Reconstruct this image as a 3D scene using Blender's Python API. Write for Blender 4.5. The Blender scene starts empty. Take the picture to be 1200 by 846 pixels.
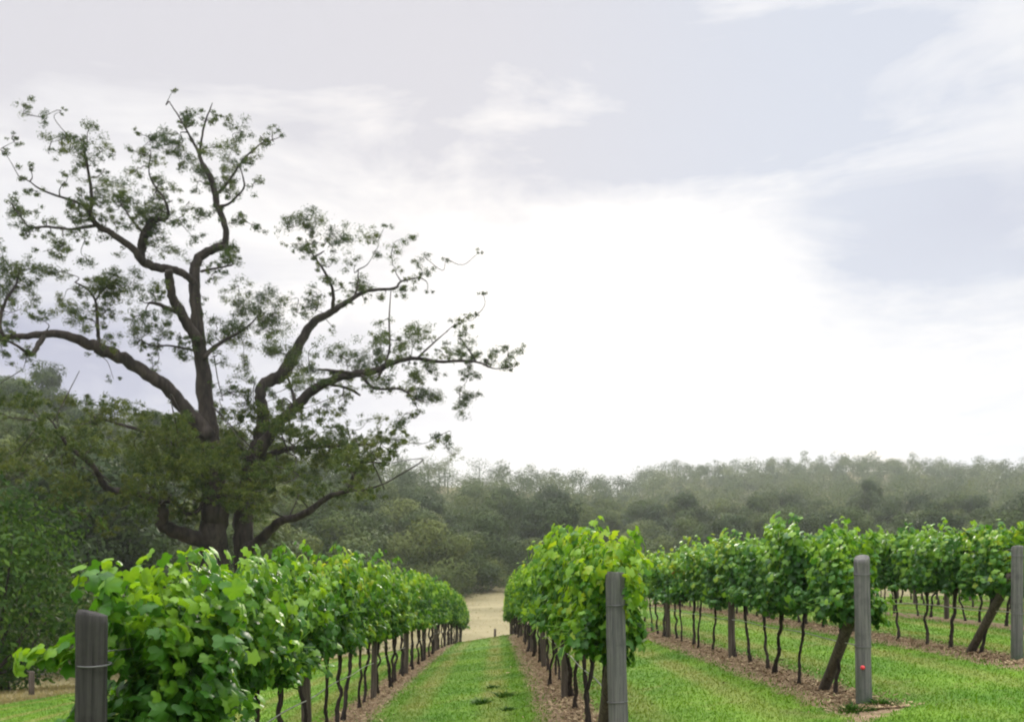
import bpy, math, random
import numpy as np

# ------------------------------------------------------------------ camera, sky, sun, exposure
SC = bpy.context.scene
COL = SC.collection
F = 1150.0                                   # focal length in photo pixels (1200 wide)
HZ = 650.0                                   # photo row of the eye level
cam_d = bpy.data.cameras.new('camera')
cam = bpy.data.objects.new('camera', cam_d)
COL.objects.link(cam)
SC.camera = cam
cam.location = (0, 0, 0)
cam.rotation_euler = (math.radians(90), 0, 0)
cam_d.sensor_fit = 'HORIZONTAL'
cam_d.sensor_width = 36.0
cam_d.lens = F / 1200 * 36.0
cam_d.shift_y = (HZ - 423) / 1200
cam_d.clip_start = 0.1
cam_d.clip_end = 6000
cam_d.dof.use_dof = True
cam_d.dof.focus_distance = 9.0
cam_d.dof.aperture_fstop = 2.8

SUN_AZ, SUN_EL = math.radians(3.0), math.radians(19.0)
SC.view_settings.view_transform = 'Standard'
SC.view_settings.look = 'None'
SC.view_settings.exposure = 0.0
SC.view_settings.gamma = 1.0
SC.view_settings.use_curve_mapping = False
SC.render.engine = 'CYCLES'
SC.cycles.use_denoising = True
SC.cycles.max_bounces = 7
SC.cycles.diffuse_bounces = 3
SC.cycles.glossy_bounces = 2
SC.cycles.transmission_bounces = 4
SC.cycles.volume_bounces = 1
SC.cycles.transparent_max_bounces = 4
SC.cycles.filter_width = 2.0
SC.cycles.sample_clamp_indirect = 6


class NT:
    """short hand for building node trees"""
    def __init__(s, tree):
        s.t = tree
        for n in list(tree.nodes):
            tree.nodes.remove(n)

    def n(s, kind, **kw):
        nd = s.t.nodes.new(kind)
        for k, v in kw.items():
            if k == 'ins':
                for a, b in v.items():
                    s.put(nd.inputs[a], b)
            else:
                setattr(nd, k, v)
        return nd

    def put(s, sock, v):
        if hasattr(v, 'is_output'):
            s.t.links.new(v, sock)
        elif hasattr(v, 'outputs'):
            s.t.links.new(v.outputs[0], sock)
        else:
            sock.default_value = v

    def m(s, op, a, b=0.0, c=0.0, clamp=False):
        nd = s.t.nodes.new('ShaderNodeMath')
        nd.operation = op
        nd.use_clamp = clamp
        s.put(nd.inputs[0], a)
        s.put(nd.inputs[1], b)
        s.put(nd.inputs[2], c)
        return nd.outputs[0]

    def mix(s, f, a, b, mode='MIX'):
        nd = s.t.nodes.new('ShaderNodeMix')
        nd.data_type = 'RGBA'
        nd.blend_type = mode
        s.put(nd.inputs[0], f)
        s.put(nd.inputs[6], a)
        s.put(nd.inputs[7], b)
        return nd.outputs[2]

    def noise(s, vec, scale, detail=4, rough=0.55, dist=0.0):
        nd = s.t.nodes.new('ShaderNodeTexNoise')
        if vec is not None:
            s.put(nd.inputs['Vector'], vec)
        nd.inputs['Scale'].default_value = scale
        nd.inputs['Detail'].default_value = detail
        nd.inputs['Roughness'].default_value = rough
        nd.inputs['Distortion'].default_value = dist
        return nd.outputs[0]

    def ramp(s, v, lo, hi, a=0.0, b=1.0, smooth=True):
        nd = s.t.nodes.new('ShaderNodeMapRange')
        nd.interpolation_type = 'SMOOTHSTEP' if smooth else 'LINEAR'
        s.put(nd.inputs[0], v)
        for i, q in enumerate((lo, hi, a, b)):
            s.put(nd.inputs[i + 1], q)
        return nd.outputs[0]


def c4(r, g, b):
    return (r, g, b, 1.0)


# ---- sky: Nishita air behind a broken overcast, thin and bright round the sun
world = bpy.data.worlds.new("World")
SC.world = world
world.use_nodes = True
w = NT(world.node_tree)
sky = w.n('ShaderNodeTexSky')
sky.sky_type = 'NISHITA'
sky.sun_disc = False
sky.sun_elevation = SUN_EL
sky.sun_rotation = SUN_AZ
sky.air_density = 1.0
sky.dust_density = 2.0
tc = w.n('ShaderNodeTexCoord')
d = tc.outputs['Generated']
sep = w.n('ShaderNodeSeparateXYZ', ins={0: d})
dx, dy, dz = sep.outputs
az = w.m('ARCTAN2', dx, dy)
el = w.m('ARCSINE', dz)
warp1 = w.m('SUBTRACT', w.noise(d, 3.2, 5, 0.6), 0.5)
d2 = w.n('ShaderNodeVectorMath', operation='ADD', ins={0: d, 1: (3.1, 7.7, 1.3)}).outputs[0]
warp2 = w.m('SUBTRACT', w.noise(d2, 3.6, 5, 0.6), 0.5)
azw = w.m('MULTIPLY_ADD', warp1, 0.34, az)
elw = w.m('MULTIPLY_ADD', warp2, 0.17, el)
# streaky cloud texture, stretched along the horizon
st = w.n('ShaderNodeCombineXYZ', ins={0: w.m('MULTIPLY', az, 1.6), 1: w.m('MULTIPLY', el, 5.5), 2: 0.4})
tex = w.noise(st, 2.4, 7, 0.58, 0.5)


def blob(px, py, sx, sy, amp):
    a0 = math.atan((px - 600) / F)
    e0 = math.atan((HZ - py) / F * math.cos(a0))
    gx = w.m('DIVIDE', w.m('SUBTRACT', azw, a0), sx / F)
    gz = w.m('DIVIDE', w.m('SUBTRACT', elw, e0), sy / F)
    q = w.m('ADD', w.m('MULTIPLY', gx, gx), w.m('MULTIPLY', gz, gz))
    return w.m('MULTIPLY', w.m('EXPONENT', w.m('MULTIPLY', q, -0.5)), amp)


grey = None
for bl in ((120, 20, 300, 80, .75), (480, 20, 320, 120, .62), (740, 20, 280, 120, .60), (930, 90, 130, 70, .6), (1040, 150, 100, 45, .6),
           (1160, 320, 110, 70, .8), (1010, 300, 100, 30, .35), (690, 475, 110, 24, .35), (1180, 500, 120, 25, .4), (780, 200, 120, 40, .3)):
    b_ = blob(*bl)
    grey = b_ if grey is None else w.m('ADD', grey, b_)
grey = w.m('MULTIPLY', grey, w.ramp(tex, .25, .70, .55, 1.15))
grey = w.m('ADD', grey, w.ramp(tex, .42, .78, 0, .34))
grey = w.m('MINIMUM', grey, 1.0)
blue = w.m('MULTIPLY', w.m('ADD', blob(60, 430, 230, 85, 1.15), blob(1190, 260, 90, 40, .25)), w.ramp(tex, .3, .6, .7, 1.05))
white = c4(9.5, 9.4, 9.45)
sd = (math.sin(SUN_AZ) * math.cos(SUN_EL), math.cos(SUN_AZ) * math.cos(SUN_EL), math.sin(SUN_EL))
dot = w.n('ShaderNodeVectorMath', operation='DOT_PRODUCT', ins={0: d, 1: sd}).outputs['Value']
ang = w.m('ARCCOSINE', w.m('MINIMUM', dot, 1.0))
g = w.m('DIVIDE', ang, 0.21)
glow = w.m('EXPONENT', w.m('MULTIPLY', w.m('MULTIPLY', g, g), -0.5))
# thin places let some of the clear air's colour through
colr = w.mix(w.ramp(tex, .50, .30, 0, .18), white, w.mix(1.0, sky.outputs[0], c4(1.2, 1.2, 1.2), 'MULTIPLY'))
colr = w.mix(glow, colr, c4(12.4, 11.8, 11.0))
tone = w.mix(w.ramp(az, -.1, .35), c4(7.0, 6.85, 7.3), c4(6.6, 6.95, 7.9))
colr = w.mix(grey, colr, tone)
colr = w.mix(w.m('MINIMUM', blue, 1.0), colr, c4(4.6, 4.7, 6.0))
# the overcast is brighter overhead and where the low sun strikes the clouds from the front
up = w.ramp(el, math.radians(38), math.radians(60), 1.0, 5.5)
beh = w.ramp(dy, 0.35, -0.45, 1.0, 1.75)
colr = w.mix(1.0, colr, w.n('ShaderNodeCombineXYZ', ins={0: w.m('MAXIMUM', up, beh), 1: w.m('MAXIMUM', up, beh), 2: w.m('MAXIMUM', up, beh)}).outputs[0], 'MULTIPLY')
bg = w.n('ShaderNodeBackground', ins={0: colr, 1: 0.1})
wo = w.n('ShaderNodeOutputWorld', ins={0: bg.outputs[0]})

sun_d = bpy.data.lights.new('sun', 'SUN')
sun_d.energy = 2.0
sun_d.angle = math.radians(10)
sun_d.color = (1.0, 0.93, 0.80)
sun = bpy.data.objects.new('sun', sun_d)
COL.objects.link(sun)
sun.rotation_euler = (math.radians(90) - SUN_EL, 0, math.pi - SUN_AZ)
sun.location = (0, 0, 60)

RNG = np.random.default_rng(11)
random.seed(5)


def px(x, y, Y):
    """the world point seen at a photo pixel, Y metres ahead"""
    return np.array(((x - 600) / F * Y, Y, (HZ - y) / F * Y))


# ------------------------------------------------------------------ helpers
def tag(o, label=None, cat=None, group=None, kind=None):
    if label: o['label'] = label
    if cat: o['category'] = cat
    if group: o['group'] = group
    if kind: o['kind'] = kind
    return o


def link(name, me, parent=None, mat=None, loc=None):
    o = bpy.data.objects.new(name, me)
    COL.objects.link(o)
    if mat is not None and not me.materials:
        me.materials.append(mat)
    if parent is not None: o.parent = parent
    if loc is not None: o.location = loc
    return o


def empty(name, loc=(0, 0, 0), rz=0.0):
    o = bpy.data.objects.new(name, None)
    COL.objects.link(o)
    o.location = loc
    o.rotation_euler = (0, 0, rz)
    o.empty_display_size = 0.3
    return o


def make_mesh(name, V, polys, smooth=True, **attrs):
    """V (n,3); polys: list of int arrays (m,k); attrs: per-vertex floats"""
    me = bpy.data.meshes.new(name)
    V = np.asarray(V, dtype=np.float32)
    polys = [np.asarray(p, dtype=np.int32) for p in polys if len(p)]
    loops = np.concatenate([p.ravel() for p in polys])
    tot = np.concatenate([np.full(len(p), p.shape[1], np.int32) for p in polys])
    start = np.concatenate(([0], np.cumsum(tot)[:-1])).astype(np.int32)
    me.vertices.add(len(V))
    me.vertices.foreach_set('co', V.ravel())
    me.loops.add(len(loops))
    me.loops.foreach_set('vertex_index', loops)
    me.polygons.add(len(tot))
    me.polygons.foreach_set('loop_start', start)
    me.polygons.foreach_set('loop_total', tot)
    me.polygons.foreach_set('use_smooth', np.full(len(tot), smooth, dtype=bool))
    for k, v in attrs.items():
        a = me.attributes.new(k, 'FLOAT', 'POINT')
        a.data.foreach_set('value', np.asarray(v, dtype=np.float32))
    me.update(calc_edges=True)
    me.validate()
    return me


class MB:
    """collects pieces into one mesh"""
    def __init__(s):
        s.V, s.P, s.T, s.n = [], [], [], 0

    def add(s, V, polys, tint=0.5):
        V = np.asarray(V, float)
        s.V.append(V)
        for p in polys:
            if len(p): s.P.append(np.asarray(p) + s.n)
        s.T.append(np.broadcast_to(np.asarray(tint, float), (len(V),)))
        s.n += len(V)

    def tube(s, pts, rad, seg=8, cap=True, bump=0.0, tint=0.5):
        pts = np.asarray(pts, float)
        n = len(pts)
        rad = np.broadcast_to(np.asarray(rad, float), (n,))
        tan = np.gradient(pts, axis=0)
        tan /= np.linalg.norm(tan, axis=1)[:, None] + 1e-9
        ref = np.array((0.31, 0.95, 0.05)) if abs(tan[:, 2]).mean() > .6 else np.array((0.05, .1, 1.0))
        a = np.cross(tan, ref); a /= np.linalg.norm(a, axis=1)[:, None] + 1e-9
        b = np.cross(tan, a)
        th = np.linspace(0, 2 * np.pi, seg, endpoint=False)
        r = rad[:, None] * (1 + bump * RNG.standard_normal((n, seg)))
        V = pts[:, None] + r[..., None] * (a[:, None] * np.cos(th)[None, :, None] + b[:, None] * np.sin(th)[None, :, None])
        V = V.reshape(-1, 3)
        i = np.arange(n - 1)[:, None] * seg
        j = np.arange(seg)[None]
        k = (j + 1) % seg
        Q = np.stack([i + j, i + k, i + seg + k, i + seg + j], -1).reshape(-1, 4)
        pol = [Q]
        if cap:
            pol += [np.arange(seg)[::-1][None], (np.arange(seg) + (n - 1) * seg)[None]]
        s.add(V, pol, tint)

    def mesh(s, name, smooth=True):
        return make_mesh(name, np.concatenate(s.V), s.P, smooth, tint=np.concatenate(s.T))


def spline(P, n=6):
    """Catmull-Rom through the rows of P (any number of columns)"""
    P = np.asarray(P, float)
    if len(P) < 3:
        t = np.linspace(0, 1, n)[:, None]
        return P[0] * (1 - t) + P[-1] * t
    E = np.vstack([2 * P[0] - P[1], P, 2 * P[-1] - P[-2]])
    out = []
    t = np.linspace(0, 1, n, endpoint=False)[:, None]
    for i in range(1, len(E) - 2):
        a, b, c, e = E[i - 1], E[i], E[i + 1], E[i + 2]
        out.append(.5 * (2 * b + (c - a) * t + (2 * a - 5 * b + 4 * c - e) * t ** 2 + (3 * b - a - 3 * c + e) * t ** 3))
    out.append(P[-1][None])
    return np.vstack(out)


def frames(nrm, rng, roll=None):
    """rotation matrices whose z is nrm; y points as far down as it can, rolled a little"""
    nrm = nrm / (np.linalg.norm(nrm, axis=1)[:, None] + 1e-9)
    n = len(nrm)
    dn = np.tile((0, 0, -1.0), (n, 1)) + 0.001
    y = dn - (dn * nrm).sum(1)[:, None] * nrm
    y /= np.linalg.norm(y, axis=1)[:, None] + 1e-9
    x = np.cross(y, nrm)
    r = rng.uniform(-math.pi, math.pi, n) if roll is None else rng.normal(0, roll, n)
    c, s_ = np.cos(r)[:, None], np.sin(r)[:, None]
    return np.stack([x * c + y * s_, -x * s_ + y * c, nrm], -1)


def scatter(tv, tp, pos, rot, scale):
    """copies of a template (tv, tp) at pos with rot (n,3,3) and scale (n,) or (n,3)"""
    n, k = len(pos), len(tv)
    scale = np.asarray(scale, float)
    if scale.ndim == 1: scale = np.repeat(scale[:, None], 3, 1)
    L = tv[None] * scale[:, None, :]
    V = np.einsum('nij,nkj->nki', rot, L) + pos[:, None]
    off = np.arange(n)[:, None, None] * k
    return V.reshape(-1, 3), [(p[None] + off).reshape(-1, p.shape[1]) for p in tp]


# ------------------------------------------------------------------ the lie of the land
SL = 0.0174                                             # rows run a degree off the view axis
ROW_U = [-2.063, 0.975, 3.911, 6.864, 9.80, 12.75, 15.70]
ROW_Y0 = [5.0, 7.75, 10.4, 12.9, 15.5, 18.1, 20.7]
ROW_Y1 = [61.0, 61.0, 46.0, 43.0, 42.0, 41.0, 40.0]
K_U = [-60, -40, -15, -2.063, 0.975, 3.911, 6.864, 9.8, 20, 45]
K_A = [-5.0, -4.2, -2.65, -1.62, -1.33, -1.24, -1.09, -1.02, -.85, -.6]
K_B = [-.08, -.08, -.075, -.064, -.060, -.042, -.035, -.033, -.031, -.03]
K_T = [-1.2, -.52, -.35, -.17, -.03, .06, .122, .145, .26, .35, .45, .52, 1.2]
K_E = [.15, .165, .136, .110, .094, .085, .079, .0925, .0955, .0975, .090, .085, .08]
K_D = [230, 230, 270, 330, 420, 480, 540, 640, 680, 700, 700, 700, 700]
K_RT = [-1.2, -.52, -.3, -.06, 0, .1, .5, 1.2]
K_RE = [55, 66, 95, 132, 152, 165, 175, 175]
K_ZE = [-7.2, -7.0, -6.4, -5.6, -5.2, -5.0, -4.0, -4.0]


def sstep(x, a, b):
    t = np.clip((x - a) / (b - a), 0, 1)
    return t * t * (3 - 2 * t)


def ground(X, Y):
    X = np.asarray(X, float); Y = np.asarray(Y, float)
    u = X + SL * Y
    zn = np.interp(u, K_U, K_A) + np.interp(u, K_U, K_B) * np.maximum(Y, -6)
    zn = zn + .45 * np.sin(np.pi * np.clip((Y - 7) / 54, 0, 1))
    zn = np.maximum(zn, -9.5)
    R = np.hypot(X, Y)
    t = np.where(Y > 1, X / np.maximum(Y, 1), np.sign(X) * 1.2)
    t = np.clip(t, -1.2, 1.2)
    e, D, re, ze = (np.interp(t, a, b) for a, b in ((K_T, K_E), (K_T, K_D), (K_RT, K_RE), (K_RT, K_ZE)))
    zr = e * D - 11.0
    s = np.clip((R - re) / (D - re), 0, 1)
    zf = np.where(R < re, -6.9 + (ze + 6.9) * np.clip((R - 70) / np.maximum(re - 70, 8), 0, 1), ze + (zr - ze) * (.55 * s + .45 * s * s))
    zf = zf - np.maximum(R - D, 0) * .06
    front = sstep(Y, 5, 40)
    yb = 63 + np.minimum(u + 2.06, 0) * .9
    k = sstep(Y, yb - 4, yb + 12)
    z = zn * (1 - k) + zf * k
    und = np.sin(X * .21 + 1.3) * np.sin(Y * .17 + .4) * .05 + np.sin(X * .06) * np.sin(Y * .05 + 2) * .5 * sstep(R, 60, 140)
    return z + und * sstep(R, 8, 20)


def gz(x, y):
    return float(ground(np.array([x]), np.array([y]))[0])


# ------------------------------------------------------------------ materials
def new_mat(name):
    m = bpy.data.materials.new(name)
    m.use_nodes = True
    return m, NT(m.node_tree)


def leaf_mat(name, dark, mid, light, trans=0.4, rough=0.45, spec=0.5, vary=0.25, tcol=(1.25, 1.25, .6), odd=None):
    m, t = new_mat(name)
    at = t.n('ShaderNodeAttribute', attribute_name='tint').outputs['Fac']
    rnd = t.n('ShaderNodeObjectInfo').outputs['Random']
    v = t.m('ADD', at, t.m('MULTIPLY', t.m('SUBTRACT', rnd, .5), vary))
    cr = t.n('ShaderNodeValToRGB', ins={0: v})
    e = cr.color_ramp.elements
    e[0].position, e[0].color = .05, c4(*dark)
    e[1].position, e[1].color = .88, c4(*light)
    k = e.new(.5); k.color = c4(*mid)
    if odd:
        e[2].position = .86
        k = e.new(.965); k.color = c4(*odd[0])
        k = e.new(.995); k.color = c4(*odd[1])
    col = cr.outputs[0]
    p = t.n('ShaderNodeBsdfPrincipled', ins={'Base Color': col, 'Roughness': rough, 'Specular IOR Level': spec})
    tr = t.n('ShaderNodeBsdfTranslucent', ins={0: t.mix(1.0, col, c4(*tcol), 'MULTIPLY')})
    mx = t.n('ShaderNodeMixShader', ins={0: trans, 1: p.outputs[0], 2: tr.outputs[0]})
    t.n('ShaderNodeOutputMaterial', ins={0: mx.outputs[0]})
    return m


M = {}
M['vine_leaf'] = leaf_mat('vine_leaf', (.020, .075, .011), (.055, .166, .015), (.20, .35, .029), trans=.45, rough=.45, spec=.32,
                          vary=.16, tcol=(1.5, 1.35, .45), odd=((.36, .32, .03), (.30, .07, .02)))
M['vine_leaf_cool'] = leaf_mat('vine_leaf_cool', (.019, .070, .014), (.051, .160, .022), (.20, .35, .035), trans=.42, rough=.42, spec=.4,
                               vary=.16, tcol=(1.45, 1.35, .5), odd=((.36, .32, .03), (.30, .07, .02)))
M['gum_leaf'] = leaf_mat('gum_leaf', (.016, .037, .010), (.041, .074, .015), (.115, .142, .026), trans=.35, spec=.15, rough=.55, vary=.2, tcol=(1.3, 1.2, .6))
M['wood_leaf'] = leaf_mat('wood_leaf', (.022, .041, .010), (.048, .074, .016), (.100, .124, .028), trans=.2, rough=.6, spec=.12, vary=.6, tcol=(1.2, 1.15, .6))
M['bright_leaf'] = leaf_mat('bright_leaf', (.012, .036, .007), (.034, .084, .010), (.10, .18, .020), trans=.4, spec=.15, rough=.55, vary=.2)


def bark(name, a, b, scale=(9, 9, 1.6), bump=.5):
    m, t = new_mat(name)
    tc_ = t.n('ShaderNodeTexCoord').outputs['Object']
    mp = t.n('ShaderNodeMapping', ins={0: tc_, 3: scale}).outputs[0]
    n1 = t.noise(mp, 1.6, 6, .65, .4)
    n2 = t.noise(tc_, 1.1, 3)
    col = t.mix(t.ramp(n1, .32, .68), c4(*a), c4(*b))
    col = t.mix(t.ramp(n2, .45, .7, 0, .45), col, c4(*(q * .6 for q in a)))
    bp = t.n('ShaderNodeBump', ins={'Strength': bump, 'Distance': .02, 'Height': n1})
    p = t.n('ShaderNodeBsdfPrincipled', ins={'Base Color': col, 'Roughness': .9, 'Specular IOR Level': .2, 'Normal': bp.outputs[0]})
    t.n('ShaderNodeOutputMaterial', ins={0: p.outputs[0]})
    return m


M['gum_bark'] = bark('gum_bark', (.014, .011, .010), (.055, .044, .037), (2.2, 2.2, .5))
M['pale_bark'] = bark('pale_bark', (.12, .11, .095), (.30, .28, .25), (1.6, 1.6, .4))
M['vine_bark'] = bark('vine_bark', (.012, .009, .008), (.045, .034, .028), (14, 14, 3))
M['post_grey'] = bark('post_grey', (.085, .083, .080), (.20, .195, .185), (30, 30, 1.2), .6)
M['post_dark'] = bark('post_dark', (.030, .027, .026), (.085, .078, .074), (30, 30, 1.2), .6)
M['stay_wood'] = bark('stay_wood', (.045, .036, .030), (.11, .09, .072), (24, 24, 1.2), .6)


def post_mat(name, a, b, algae):
    m, t = new_mat(name)
    tc_ = t.n('ShaderNodeTexCoord').outputs['Object']
    mp = t.n('ShaderNodeMapping', ins={0: tc_, 3: (26, 26, .9)}).outputs[0]
    mp2 = t.n('ShaderNodeMapping', ins={0: tc_, 3: (60, 60, 1.4)}).outputs[0]
    n1 = t.noise(mp, 1.3, 7, .7, .5)
    n2 = t.noise(mp2, 1.0, 5, .75)
    n3 = t.noise(tc_, 3.2, 5, .65)
    col = t.mix(t.ramp(n1, .28, .70), c4(*a), c4(*b))
    crack = t.ramp(n2, .36, .30)
    col = t.mix(t.m('MULTIPLY', crack, .85), col, c4(.012, .011, .010))
    col = t.mix(t.ramp(n3, .52, .72, 0, .6), col, c4(*(q * .5 for q in a)))
    z = t.n('ShaderNodeSeparateXYZ', ins={0: tc_}).outputs[2]
    low = t.m('MULTIPLY', t.ramp(z, .55, .05), t.ramp(n3, .38, .6, .2, .8))
    col = t.mix(low, col, c4(*algae))
    h = t.m('SUBTRACT', n1, t.m('MULTIPLY', crack, .9))
    bp = t.n('ShaderNodeBump', ins={'Strength': .9, 'Distance': .012, 'Height': h})
    p = t.n('ShaderNodeBsdfPrincipled', ins={'Base Color': col, 'Roughness': .9, 'Specular IOR Level': .2, 'Normal': bp.outputs[0]})
    t.n('ShaderNodeOutputMaterial', ins={0: p.outputs[0]})
    return m


M['post_grey'] = post_mat('post_grey', (.055, .057, .057), (.155, .15, .14), (.05, .075, .045))
M['post_dark'] = post_mat('post_dark', (.014, .0135, .013), (.050, .047, .044), (.03, .035, .02))


def plain(name, col, rough=.5, metal=0.0):
    m, t = new_mat(name)
    n_ = t.noise(t.n('ShaderNodeTexCoord').outputs['Object'], 25, 3)
    cc = t.mix(t.ramp(n_, .35, .7, 0, .5), c4(*col), c4(*(q * .6 for q in col)))
    p = t.n('ShaderNodeBsdfPrincipled', ins={'Base Color': cc, 'Roughness': rough, 'Metallic': metal})
    t.n('ShaderNodeOutputMaterial', ins={0: p.outputs[0]})
    return m


M['wire'] = plain('wire', (.16, .16, .16), .45, .9)
M['drip'] = plain('drip', (.34, .33, .30), .6)
M['red'] = plain('red', (.65, .05, .06), .5)
M['orange'] = plain('orange', (.70, .16, .03), .5)


def grass_colour(t, P):
    """mown green and dry straw by place: shared by the soil sheet and the blades"""
    sx = t.n('ShaderNodeSeparateXYZ', ins={0: P})
    X, Y = sx.outputs[0], sx.outputs[1]
    u = t.m('MULTIPLY_ADD', Y, SL, X)
    n1 = t.noise(P, .55, 5, .6)
    n2 = t.noise(P, 2.6, 4, .65)
    n3 = t.noise(P, .08, 4, .6)
    green = t.mix(t.ramp(n1, .3, .7), c4(.060, .152, .011), c4(.125, .225, .020))
    green = t.mix(t.ramp(n2, .60, .78, 0, .6), green, c4(.23, .225, .065))
    green = t.mix(t.ramp(n2, .42, .28, 0, .75), green, c4(.038, .095, .010))
    # the mower's two wheel tracks down each lane, dry and paler
    lane = t.m('PINGPONG', t.m('SUBTRACT', u, ROW_U[0]), 1.468)
    track = t.m('MULTIPLY', t.ramp(t.m('ABSOLUTE', t.m('SUBTRACT', lane, .88)), .32, .05), t.ramp(n1, .30, .6, .25, .85))
    green = t.mix(t.m('MULTIPLY', track, t.ramp(Y, 6, 16)), green, c4(.185, .195, .055))
    worn = t.noise(P, .9, 6, .7, .6)
    green = t.mix(t.ramp(worn, .54, .70, 0, .4), green, c4(.20, .175, .07))
    dry = t.mix(t.ramp(n3, .35, .65), c4(.15, .128, .062), c4(.25, .212, .118))
    dry = t.mix(t.ramp(n1, .5, .75, 0, .5), dry, c4(.13, .115, .05))
    yb = t.m('MULTIPLY_ADD', t.m('MINIMUM', t.m('ADD', u, 2.06), 0.0), 3.3, 62.5)
    yb = t.m('MULTIPLY_ADD', t.m('SUBTRACT', n1, .5), 5.0, yb)
    k = t.ramp(t.m('SUBTRACT', Y, yb), -1.5, 1.5)
    return t.mix(k, green, dry), u, Y, n1, n2


def ground_mat():
    m, t = new_mat('ground_cover')
    P = t.n('ShaderNodeNewGeometry').outputs['Position']
    col, u, Y, n1, n2 = grass_colour(t, P)
    fine = t.noise(P, 22, 4, .7)
    mid = t.noise(P, 6.5, 4, .7)
    # bare strips under the vines
    lane = t.m('PINGPONG', t.m('SUBTRACT', u, ROW_U[0]), 1.468)
    edge = t.m('ADD', t.m('MULTIPLY', t.m('SUBTRACT', n2, .5), .32), t.m('MULTIPLY', t.m('SUBTRACT', mid, .5), .35))
    s = t.ramp(t.m('ADD', lane, edge), .44, .27)
    s = t.m('MULTIPLY', s, t.ramp(u, ROW_U[0] - .9, ROW_U[0] - .7))
    start = t.m('MULTIPLY_ADD', t.m('SUBTRACT', u, ROW_U[0]), .895, 5.0)
    s = t.m('MULTIPLY', s, t.ramp(t.m('ADD', t.m('SUBTRACT', Y, start), t.m('MULTIPLY', edge, 1.5)), -.75, -.55))
    s = t.m('MULTIPLY', s, t.ramp(Y, 62.5, 61.5))
    soil = t.mix(t.ramp(mid, .3, .7), c4(.115, .080, .047), c4(.26, .185, .115))
    soil = t.mix(t.ramp(fine, .5, .72), soil, c4(.36, .28, .18))
    soil = t.mix(t.ramp(n2, .42, .3, 0, .7), soil, c4(.13, .045, .03))
    col = t.mix(t.m('MULTIPLY', t.ramp(fine, .35, .7, 0, .35), 1.0), col, c4(.05, .06, .014))
    col = t.mix(s, col, soil)
    # leaf litter and brown soil under the far trees
    far = t.n('ShaderNodeVectorMath', operation='LENGTH', ins={0: P}).outputs['Value']
    h = t.m('ADD', t.m('MULTIPLY', mid, .02), t.m('MULTIPLY', fine, .018))
    bp = t.n('ShaderNodeBump', ins={'Strength': .8, 'Distance': 1.0, 'Height': h})
    p = t.n('ShaderNodeBsdfPrincipled', ins={'Base Color': col, 'Roughness': .95, 'Specular IOR Level': .15, 'Normal': bp.outputs[0]})
    t.n('ShaderNodeOutputMaterial', ins={0: p.outputs[0]})
    return m


def blade_mat():
    m, t = new_mat('grass_blade')
    P = t.n('ShaderNodeNewGeometry').outputs['Position']
    col, *_ = grass_colour(t, P)
    at = t.n('ShaderNodeAttribute', attribute_name='tint').outputs['Fac']
    col = t.mix(1.0, col, t.n('ShaderNodeCombineXYZ', ins={0: t.ramp(at, 0, 1, .8, 1.25), 1: t.ramp(at, 0, 1, .86, 1.18), 2: t.ramp(at, 0, 1, .8, 1.2)}).outputs[0], 'MULTIPLY')
    p = t.n('ShaderNodeBsdfPrincipled', ins={'Base Color': col, 'Roughness': .6, 'Specular IOR Level': .25})
    tr = t.n('ShaderNodeBsdfTranslucent', ins={0: t.mix(1.0, col, c4(1.3, 1.3, .6), 'MULTIPLY')})
    mx = t.n('ShaderNodeMixShader', ins={0: .35, 1: p.outputs[0], 2: tr.outputs[0]})
    t.n('ShaderNodeOutputMaterial', ins={0: mx.outputs[0]})
    return m


M['ground'] = ground_mat()
M['blade'] = blade_mat()
M['chip'] = leaf_mat('chip', (.08, .050, .030), (.21, .145, .085), (.42, .33, .20), trans=.0, rough=.9, spec=.1, vary=0)

# ------------------------------------------------------------------ ground sheet: rings round the viewer, finer near
RMAX = 930.0
nr, na = 240, 900
rad = np.concatenate(([0.0], np.geomspace(.6, RMAX, nr)))
th = np.linspace(0, 2 * np.pi, na, endpoint=False)
gx = (rad[1:, None] * np.sin(th)[None]).ravel()
gy = (rad[1:, None] * np.cos(th)[None]).ravel()
V = np.stack([np.concatenate(([0.0], gx)), np.concatenate(([0.0], gy)), np.zeros(nr * na + 1)], -1)
V[:, 2] = ground(V[:, 0], V[:, 1])
j = np.arange(na); k = (j + 1) % na
tri = np.stack([np.zeros(na, int), 1 + k, 1 + j], -1)
i = np.arange(nr - 1)[:, None] * na + 1
Q = np.stack([i + j, i + k, i + na + k, i + na + j], -1).reshape(-1, 4)
o = link('ground', make_mesh('ground', V, [tri, Q]), None, M['ground'])
tag(o, 'mown green vineyard floor running down to a dry straw field and wooded hills', 'ground', kind='structure')

# ------------------------------------------------------------------ haze
hz_mat, t = new_mat('haze')
vol = t.n('ShaderNodeVolumePrincipled', ins={'Color': c4(.90, .95, 1.0), 'Density': .00024, 'Anisotropy': .45})
t.n('ShaderNodeOutputMaterial', ins={1: vol.outputs[0]})
hx, hb, ht = 960.0, float(V[:, 2].min()) - 1.0, 118.0
hv = np.array([(x, y, z) for x in (-hx, hx) for y in (-hx, hx) for z in (hb, ht)])
hq = np.array([(0, 1, 3, 2), (4, 6, 7, 5), (0, 4, 5, 1), (2, 3, 7, 6), (0, 2, 6, 4), (1, 5, 7, 3)])
tag(link('haze', make_mesh('haze', hv, [hq], False), None, hz_mat), 'pale morning haze lying over the valley', 'haze', kind='stuff')

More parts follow.
